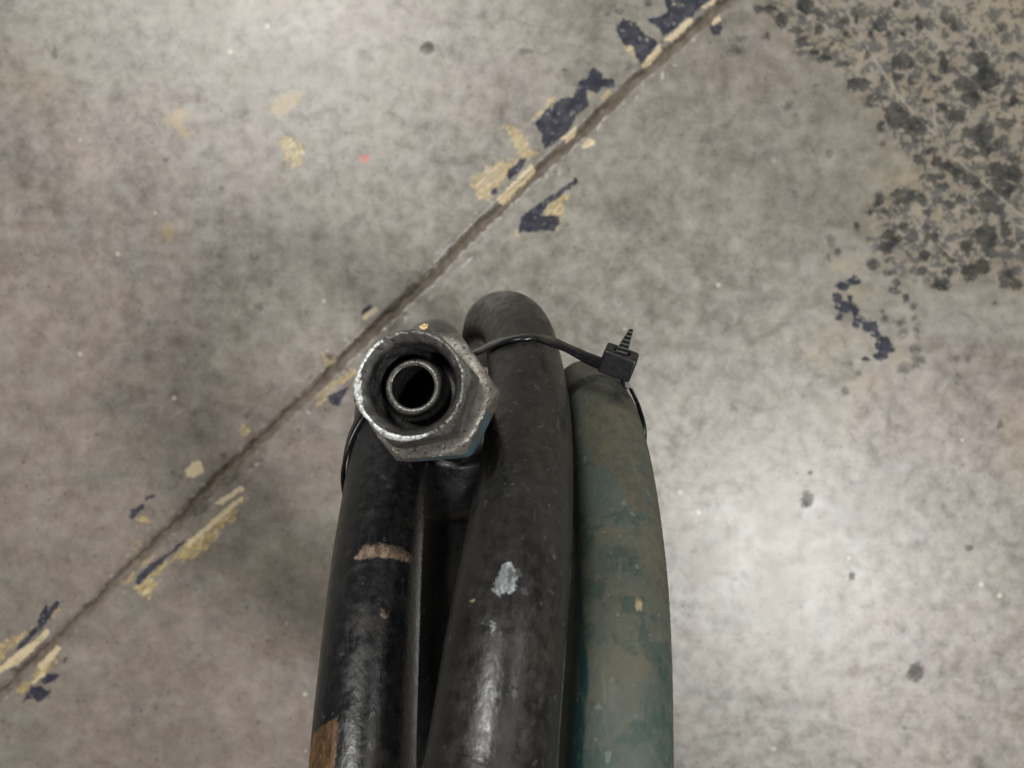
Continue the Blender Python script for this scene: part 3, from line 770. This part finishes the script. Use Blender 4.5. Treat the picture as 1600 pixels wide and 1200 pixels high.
def nut_jit(ri, th, z, r):
    if z > -0.0032 and r > 0.0108:
        v = mnoise.noise(Vector((math.cos(th) * 9, math.sin(th) * 9, 1.3)))
        v2 = mnoise.noise(Vector((math.cos(th) * 30, math.sin(th) * 30, z * 900)))
        nick = max(0, v - 0.14) * 0.0012 * (1 if z > -0.0014 else 0.3)
        bulge = 0.00055 * math.exp(-((((th - math.radians(186)) + math.pi) % (2 * math.pi) - math.pi) / 0.28) ** 2) * (1 if z > -0.002 else 0)
        return (v2 * 0.00013 + bulge, -nick + v2 * 0.00009)
    return (mnoise.noise(Vector((math.cos(th) * 20, math.sin(th) * 20, z * 600))) * 0.00003, 0)
def worn(th, z, r):
    a0 = math.degrees(th) % 360
    wid = 0.0008 + 0.0016 * math.exp(-(((a0 - 196 + 180) % 360 - 180) / 45) ** 2) + 0.0009 * max(0, mnoise.noise(Vector((math.cos(th) * 5, math.sin(th) * 5, 4))))
    edge = max(0, 1 - abs(z + 0.0001) / wid) ** 0.5 if r > 0.0114 else 0.0
    a = math.degrees(th) % 360
    side = 0.02 + 0.98 * (math.exp(-(((a - 190 + 180) % 360 - 180) / 70) ** 2) + 0.5 * math.exp(-(((a - 262 + 180) % 360 - 180) / 28) ** 2))
    return edge * side
def grime_shade(th, z, r):  # grime plus painted shade: near-black down the bore and along the flats
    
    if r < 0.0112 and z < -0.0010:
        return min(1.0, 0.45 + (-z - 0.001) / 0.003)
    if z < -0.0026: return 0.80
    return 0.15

def metal(name, dull, bright, metallic=0.75, rough=0.42, grime_shade_a=None, worn_a=None, blue_a=None):
    N = NT(name)
    p = N.pos()
    n1 = N.noise(p, 320, 5, 0.65, 0.3)
    n2 = N.noise(p, 1300, 4, 0.65)
    n3 = N.noise(p, 110, 3, 0.6)
    c = N.mix(N.ramp(n1, 0.36, 0.66), dull, bright)
    spots = N.ramp(N.noise(p, 850, 3, 0.6), 0.57, 0.64)
    c = N.mix(N.math('MULTIPLY', spots, 0.7), c, tuple(x * 0.22 for x in dull))
    stain = N.ramp(n3, 0.52, 0.66, 0, 0.55)
    c = N.mix(stain, c, (0.10, 0.085, 0.065))
    met = N.ramp(n1, 0.35, 0.6, metallic * 0.55, metallic)
    r = N.math('MULTIPLY_ADD', N.math('SUBTRACT', n2, 0.5), 0.4, rough)
    if blue_a:
        b = N.ramp(N.math('MULTIPLY_ADD', N.math('SUBTRACT', n1, 0.5), 3.2, N.attr(blue_a)), 0.35, 0.7)
        c = N.mix(N.math('MULTIPLY', b, 0.8), c, (0.035, 0.085, 0.11))
        met = N.math('MULTIPLY_ADD', b, -0.5, met, clamp=True)
    if grime_shade_a:
        g = N.attr(grime_shade_a)
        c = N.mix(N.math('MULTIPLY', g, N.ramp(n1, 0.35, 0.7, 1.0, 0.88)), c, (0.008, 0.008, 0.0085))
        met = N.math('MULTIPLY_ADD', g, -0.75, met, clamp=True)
    if worn_a:
        w = N.ramp(N.math('MULTIPLY_ADD', N.math('SUBTRACT', N.noise(p, 650, 4, 0.7), 0.5), 1.3, N.attr(worn_a)), 0.32, 0.55)
        c = N.mix(N.math('MULTIPLY', w, 0.9), c, N.mix(N.ramp(n2, 0.4, 0.6), (0.30, 0.32, 0.31), (0.74, 0.76, 0.74)))
        met = N.math('MULTIPLY_ADD', w, -0.3, met, clamp=True)
    N.set('Base Color', c)
    N.set('Metallic', met)
    N.set('Roughness', r)
    h = N.math('MULTIPLY_ADD', n2, 0.5, n1)
    N.set('Normal', N.bump(N.math('MULTIPLY_ADD', spots, -0.6, h), 0.6, 0.0002))
    return N.m

m_nut = metal('scuffed_zinc_plating', (0.09, 0.088, 0.082), (0.26, 0.255, 0.24), 0.7, 0.36, 'grime_shade', 'worn')
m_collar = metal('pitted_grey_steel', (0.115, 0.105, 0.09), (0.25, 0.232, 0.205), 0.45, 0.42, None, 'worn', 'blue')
m_nip = metal('oily_steel', (0.05, 0.05, 0.045), (0.14, 0.136, 0.12), 0.4, 0.30, 'grime_shade', 'worn')

nut = link_mesh('hex_nut', fit_rings('hex_nut', nut_rings, 216, nut_jit, {'worn': worn, 'grime_shade': grime_shade}), m_nut, black)

col_rings = [(-0.0165, c_(0.0100)), (-0.0158, c_(0.0112)), (-0.0156, c_(0.0135)), (-0.0157, c_(0.0147)), (-0.0160, hx(R2, rot2, 0.0152)), (-0.0168, hx(R2, rot2, 0.0158)), (-0.0178, hx(R2, rot2, 0.0164)),
             (-0.0190, hx(R2, rot2, 0.0172)), (-0.0240, hx(R2, rot2, 0.0170)), (-0.0272, hx(R2, rot2, 0.0168)), (-0.0282, hx(R2, rot2, 0.0155)), (-0.0286, c_(0.013)), (-0.0290, c_(0.008))]
def col_jit(ri, th, z, r):
    v2 = mnoise.noise(Vector((math.cos(th) * 16, math.sin(th) * 16, z * 500)))
    return (v2 * 0.00012, v2 * 0.00008)
def cworn(th, z, r):
    return 0.34 * max(0, 1 - abs(z + 0.0160) / 0.0007) if r > 0.0145 else 0.2 * max(0, 1 - abs(z + 0.0272) / 0.0012)
def cblue(th, z, r):
    a = math.degrees(th) % 360
    return (0.75 if 255 < a < 345 else 0.15) * (1 if z < -0.0185 else 0.1)
link_mesh('hex_collar', fit_rings('hex_collar', col_rings, 216, col_jit, {'worn': cworn, 'blue': cblue}), m_collar, black)

nip_rings = [(-0.030, c_(0.0049)), (-0.012, c_(0.0050)), (-0.0092, c_(0.0050)), (-0.0085, c_(0.00495)), (-0.00825, c_(0.00512)), (-0.0082, c_(0.0056)), (-0.0082, c_(0.0061)), (-0.0085, c_(0.0064)), (-0.0090, c_(0.0066)),
             (-0.0100, c_(0.0069)), (-0.0115, c_(0.0073)), (-0.0140, c_(0.0076)), (-0.0152, c_(0.0078))]
def nip_shade(th, z, r): return 1.0 if r < 0.00505 else (0.8 if r > 0.0067 else 0.0)  # shade in the nipple's hollow and round its foot, painted near-black
def nwo(th, z, r): return 0.20 * max(0, 1 - abs(r - 0.0056) / 0.0008)
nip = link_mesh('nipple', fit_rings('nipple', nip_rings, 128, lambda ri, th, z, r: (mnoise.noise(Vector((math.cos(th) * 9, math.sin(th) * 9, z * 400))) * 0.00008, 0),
          {'grime_shade': nip_shade, 'worn': nwo}), m_nip, black)
nip.data.transform(__import__('mathutils').Matrix.Translation(ax_x * -0.0012 + ax_y * 0.0007))
# stem between the collar and the crimped end of the hose
F_back = F0 - axis * 0.0280
link_mesh('elbow', tube_mesh('elbow', [F_back + axis * 0.002, F_back - axis * 0.010, Vector((-0.0170, -0.0125, H - .236)), Vector((-0.0175, -0.0175, H - .251)), Vector((-0.0180, -0.0265, H - .2600)), Vector((-0.0182, -0.0350, H - .2615))], 0.0084, step=0.002, seg=48), matB, black)

link_mesh('ferrule', tube_mesh('ferrule', [Vector((-0.0184, -0.0215, H - .2580)), Vector((-0.0186, -0.0290, H - .2606)), Vector((-0.0185, -0.0365, H - .2617)), Vector((-0.0185, -0.0440, H - .2622))], 0.01295, step=0.0015, seg=64), matB, black)

# flake of yellow paint stuck on the nut's edge
def blob(name, c, rx, ry, rz, mat, seed, rotz=0.0):
    bm = bmesh.new()
    bmesh.ops.create_icosphere(bm, subdivisions=3, radius=1)
    for v in bm.verts:
        q = v.co
        k = 1 + 0.55 * mnoise.noise(q * 1.9 + Vector((seed, 0, 0)))
        v.co = Vector((q.x * rx * k, q.y * ry * k, q.z * rz * k))
    me = bpy.data.meshes.new(name); bm.to_mesh(me); bm.free()
    me.materials.append(mat)
    o = bpy.data.objects.new(name, me); o.location = c; o.rotation_euler = (0, 0, rotz); col.objects.link(o)
    return o
N = NT('flaked_yellow_paint')
N.set('Base Color', N.mix(N.ramp(N.noise(N.pos(), 1500, 3), 0.4, 0.6), (0.38, 0.23, 0.08), (0.68, 0.52, 0.26)))
N.set('Roughness', 0.6)
m_flake = N.m
fl = blob('paint_flake', F0 + ax_x * 0.00295 + ax_y * 0.0127 + axis * 0.0002, 0.0010, 0.0006, 0.0004, m_flake, 3.1, math.radians(25))
tag(fl, 'tiny yellow paint flake stuck on the top edge of the hex nut', 'paint flake')

# ================================================================== CABLE TIE
N = NT('black_nylon')
pp = N.pos()
N.set('Base Color', N.mix(N.ramp(N.noise(pp, 500, 3), 0.4, 0.7), (0.004, 0.0045, 0.006), (0.010, 0.011, 0.013)))
N.set('Roughness', N.ramp(N.noise(pp, 300, 3), 0.3, 0.7, 0.16, 0.30))
N.set('Normal', N.bump(N.noise(pp, 900, 2), 0.2, 0.0002))
m_tie = N.m
N = NT('matte_black_nylon')
pp = N.pos()
N.set('Base Color', N.mix(N.ramp(N.noise(pp, 700, 3), 0.4, 0.7), (0.006, 0.0065, 0.008), (0.013, 0.013, 0.014)))
N.set('Roughness', 0.42)
N.set('Normal', N.bump(N.noise(pp, 1200, 2), 0.25, 0.0002))
m_head = N.m

tie = empty('cable_tie', P(966, 566, .225))
tag(tie, 'black nylon cable tie wrapped round the hose bundle with its square head at the right', 'cable tie')

def ribbon(name, pts, wid, width, thick, step=0.0012, taper=None):
    """strap following pts; wid = direction of its width at each point"""
    c, s = spline(pts, step)
    L = np.concatenate([[0], np.cumsum([(Vector(pts[i + 1]) - Vector(pts[i])).length for i in range(len(pts) - 1)])])
    L = L / L[-1] * s[-1]
    W = np.stack([np.interp(s, L, [w[k] for w in wid]) for k in range(3)], -1)
    t = np.gradient(c, axis=0); t /= np.linalg.norm(t, axis=1)[:, None]
    W = W - t * (W * t).sum(1)[:, None]
    W /= np.linalg.norm(W, axis=1)[:, None]
    Nn = np.cross(t, W)
    prof = []
    hw, ht, q = width / 2, thick / 2, thick * 0.28
    prof = [(-hw, -ht + q), (-hw + q, -ht), (hw - q, -ht), (hw, -ht + q), (hw, ht - q), (hw - q, ht), (-hw + q, ht), (-hw, ht - q)]
    verts = []
    for i in range(len(c)):
        k = 1.0 if taper is None else taper(s[i] / s[-1])
        for a, b in prof:
            verts.append(tuple(c[i] + W[i] * a * k + Nn[i] * b))
    n = len(prof)
    faces = [(i * n + j, i * n + (j + 1) % n, (i + 1) * n + (j + 1) % n, (i + 1) * n + j) for i in range(len(c) - 1) for j in range(n)]
    faces += [tuple(range(n))[::-1], tuple((len(c) - 1) * n + j for j in range(n))]
    me = bpy.data.meshes.new(name)
    me.from_pydata(verts, [], faces)
    return me

from mathutils.bvhtree import BVHTree
def bvh(o):
    return BVHTree.FromPolygons([tuple(v.co) for v in o.data.vertices], [tuple(p.vertices) for p in o.data.polygons])
CAM = Vector((0, 0, H))
def on_surface(tree, px, py, off):
    d = (P(px, py, 1.0) - CAM).normalized()
    hit, nor, _, _ = tree.ray_cast(CAM, d)
    return None if hit is None else hit + nor * off
tC, tA, tD = bvh(oC), bvh(oA), bvh(oD)
def around(vis, side, specs, off):
    """points hugging a hose: (row of its centre line, turn from the camera side in degrees)"""
    out = []
    c, _ = spline([P(*q) for q in vis], 0.001)
    tt = np.gradient(c, axis=0); tt /= np.linalg.norm(tt, axis=1)[:, None]
    rows = 600 - c[:, 1] / (H - c[:, 2]) * FPX
    for row, deg in specs:
        k = int(np.argmin(np.abs(rows - row)))
        t = Vector(tt[k]); x = Vector((1, 0, 0)); x = (x - t * x.dot(t)).normalized()
        v = x.cross(t)
        if v.z < 0: v = -v
        a = math.radians(deg)
        out.append((Vector(c[k]) + (v * math.cos(a) + x * side * math.sin(a)) * (R_HOSE + off), t))
    return out
sp = [(P(950, 572, .2265), Vector((0.1, .75, -.65))), (P(936, 567, .2285), Vector((0.1, .75, -.65))), (P(915, 558, .2315), Vector((.05, .65, -.75))), (P(893, 547, .2345), Vector((0, .5, -.86))), (P(872, 538, .2375), Vector((0, .45, -.88)))]
cdir = Vector((0.0, 0.42, -0.90))
for x, y in ((838, 530), (824, 530), (808, 532), (790, 536), (773, 541)):
    q = on_surface(tC, x, y, 0.0008)
    if q is not None: sp.append((q, cdir))
sp += [(P(748, 549, .262), cdir), (P(725, 558, .263), cdir), (P(690, 580, .254), cdir), (P(655, 608, .243), cdir)]
sp += around(A_vis, -1, [(660, 12), (684, 34), (708, 56), (730, 76), (744, 92), (756, 112), (762, 140)], 0.0008)
sp += [(Vector((-0.044, -0.036, H - .285)), Vector((0, .6, -.8))), (Vector((-0.022, -0.036, H - .318)), Vector((0, .6, -.8))), (Vector((0.010, -0.034, H - .302)), Vector((0, .6, -.8)))]
sp += around(D_vis, 1, [(690, 165), (690, 135), (684, 112), (672, 92), (654, 74), (636, 58)], 0.0008)
sp += [(P(973, 592, .2315), Vector((.05, .6, -.75))), (P(968, 577, .2285), Vector((.1, .65, -.7)))]
link_mesh('strap', ribbon('strap', [q[0] for q in sp], [q[1] for q in sp], 0.0042, 0.0012), m_tie, tie)

def head_mesh():
    """rounded block with a rectangular slot through it"""
    bm = bmesh.new()
    a, b, c = 0.0050, 0.0037, 0.0037
    sa, sc = 0.0024, 0.0011
    # outer and slot loops on the two b faces
    def ring(x, z, y): return [bm.verts.new((sx * x, y, sz * z)) for sx, sz in ((-1, -1), (1, -1), (1, 1), (-1, 1))]
    o0, o1 = ring(a, c, -b), ring(a, c, b)
    i0, i1 = ring(sa, sc, -b), ring(sa, sc, b)
    for k in range(4):
        k2 = (k + 1) % 4
        bm.faces.new((o0[k], o0[k2], o1[k2], o1[k]))
        bm.faces.new((i0[k2], i0[k], i1[k], i1[k2]))
        bm.faces.new((o1[k], o1[k2], i1[k2], i1[k]))
        bm.faces.new((o0[k2], o0[k], i0[k], i0[k2]))
    bmesh.ops.recalc_face_normals(bm, faces=bm.faces)
    bmesh.ops.bevel(bm, geom=[e for e in bm.edges], offset=0.0009, segments=4, profile=0.6, affect='EDGES', clamp_overlap=True)
    me = bpy.data.meshes.new('tie_head'); bm.to_mesh(me); bm.free()
    return me
from mathutils import Matrix
# head axes: a along the strap (right and a little down in the picture), b the tail's direction, c towards the viewer
av = Vector((0.88, -0.34, 0.10)).normalized()
bv = Vector((0.26, 0.80, 0.42)); bv = (bv - av * bv.dot(av)).normalized()
cvv = av.cross(bv)
Hc = P(966, 566, .2255)
hm = head_mesh()
M = Matrix(((av.x, bv.x, cvv.x), (av.y, bv.y, cvv.y), (av.z, bv.z, cvv.z)))
hm.transform(Matrix.Translation(Hc) @ M.to_4x4())
link_mesh('tie_head', hm, m_head, tie, smooth=False)
hm.polygons.foreach_set('use_smooth', [p_.area < 2.5e-6 for p_ in hm.polygons])
# cut tail with moulded teeth
def tail_mesh():
    verts, faces = [], []
    n = 40
    for i in range(n):
        u = i / (n - 1)
        y = -0.002 + u * 0.0128
        w = 0.0017 * (1 - max(0, (u - 0.35)) * 1.2) + 0.00015 + (0.0001 if i % 4 < 2 else 0)
        th = 0.0007 + (0.00022 if i % 4 < 2 else 0.0)
        tilt = u * u * 0.0010
        for x, z in ((-w, -0.0006), (w, -0.0006), (w, th), (-w, th)):
            verts.append((x + tilt, y, z))
    for i in range(n - 1):
        for k in range(4):
            k2 = (k + 1) % 4
            faces.append((i * 4 + k, i * 4 + k2, (i + 1) * 4 + k2, (i + 1) * 4 + k))
    faces += [(3, 2, 1, 0), tuple((n - 1) * 4 + k for k in range(4))]
    me = bpy.data.meshes.new('tie_tail'); me.from_pydata(verts, [], faces)
    return me
tm = tail_mesh()
bm = bmesh.new(); bm.from_mesh(tm); bmesh.ops.recalc_face_normals(bm, faces=bm.faces); bm.to_mesh(tm); bm.free()
tm.transform(Matrix.Translation(Hc) @ M.to_4x4() @ Matrix.Rotation(math.radians(5), 4, 'Z'))
link_mesh('tie_tail', tm, m_head, tie, smooth=False)
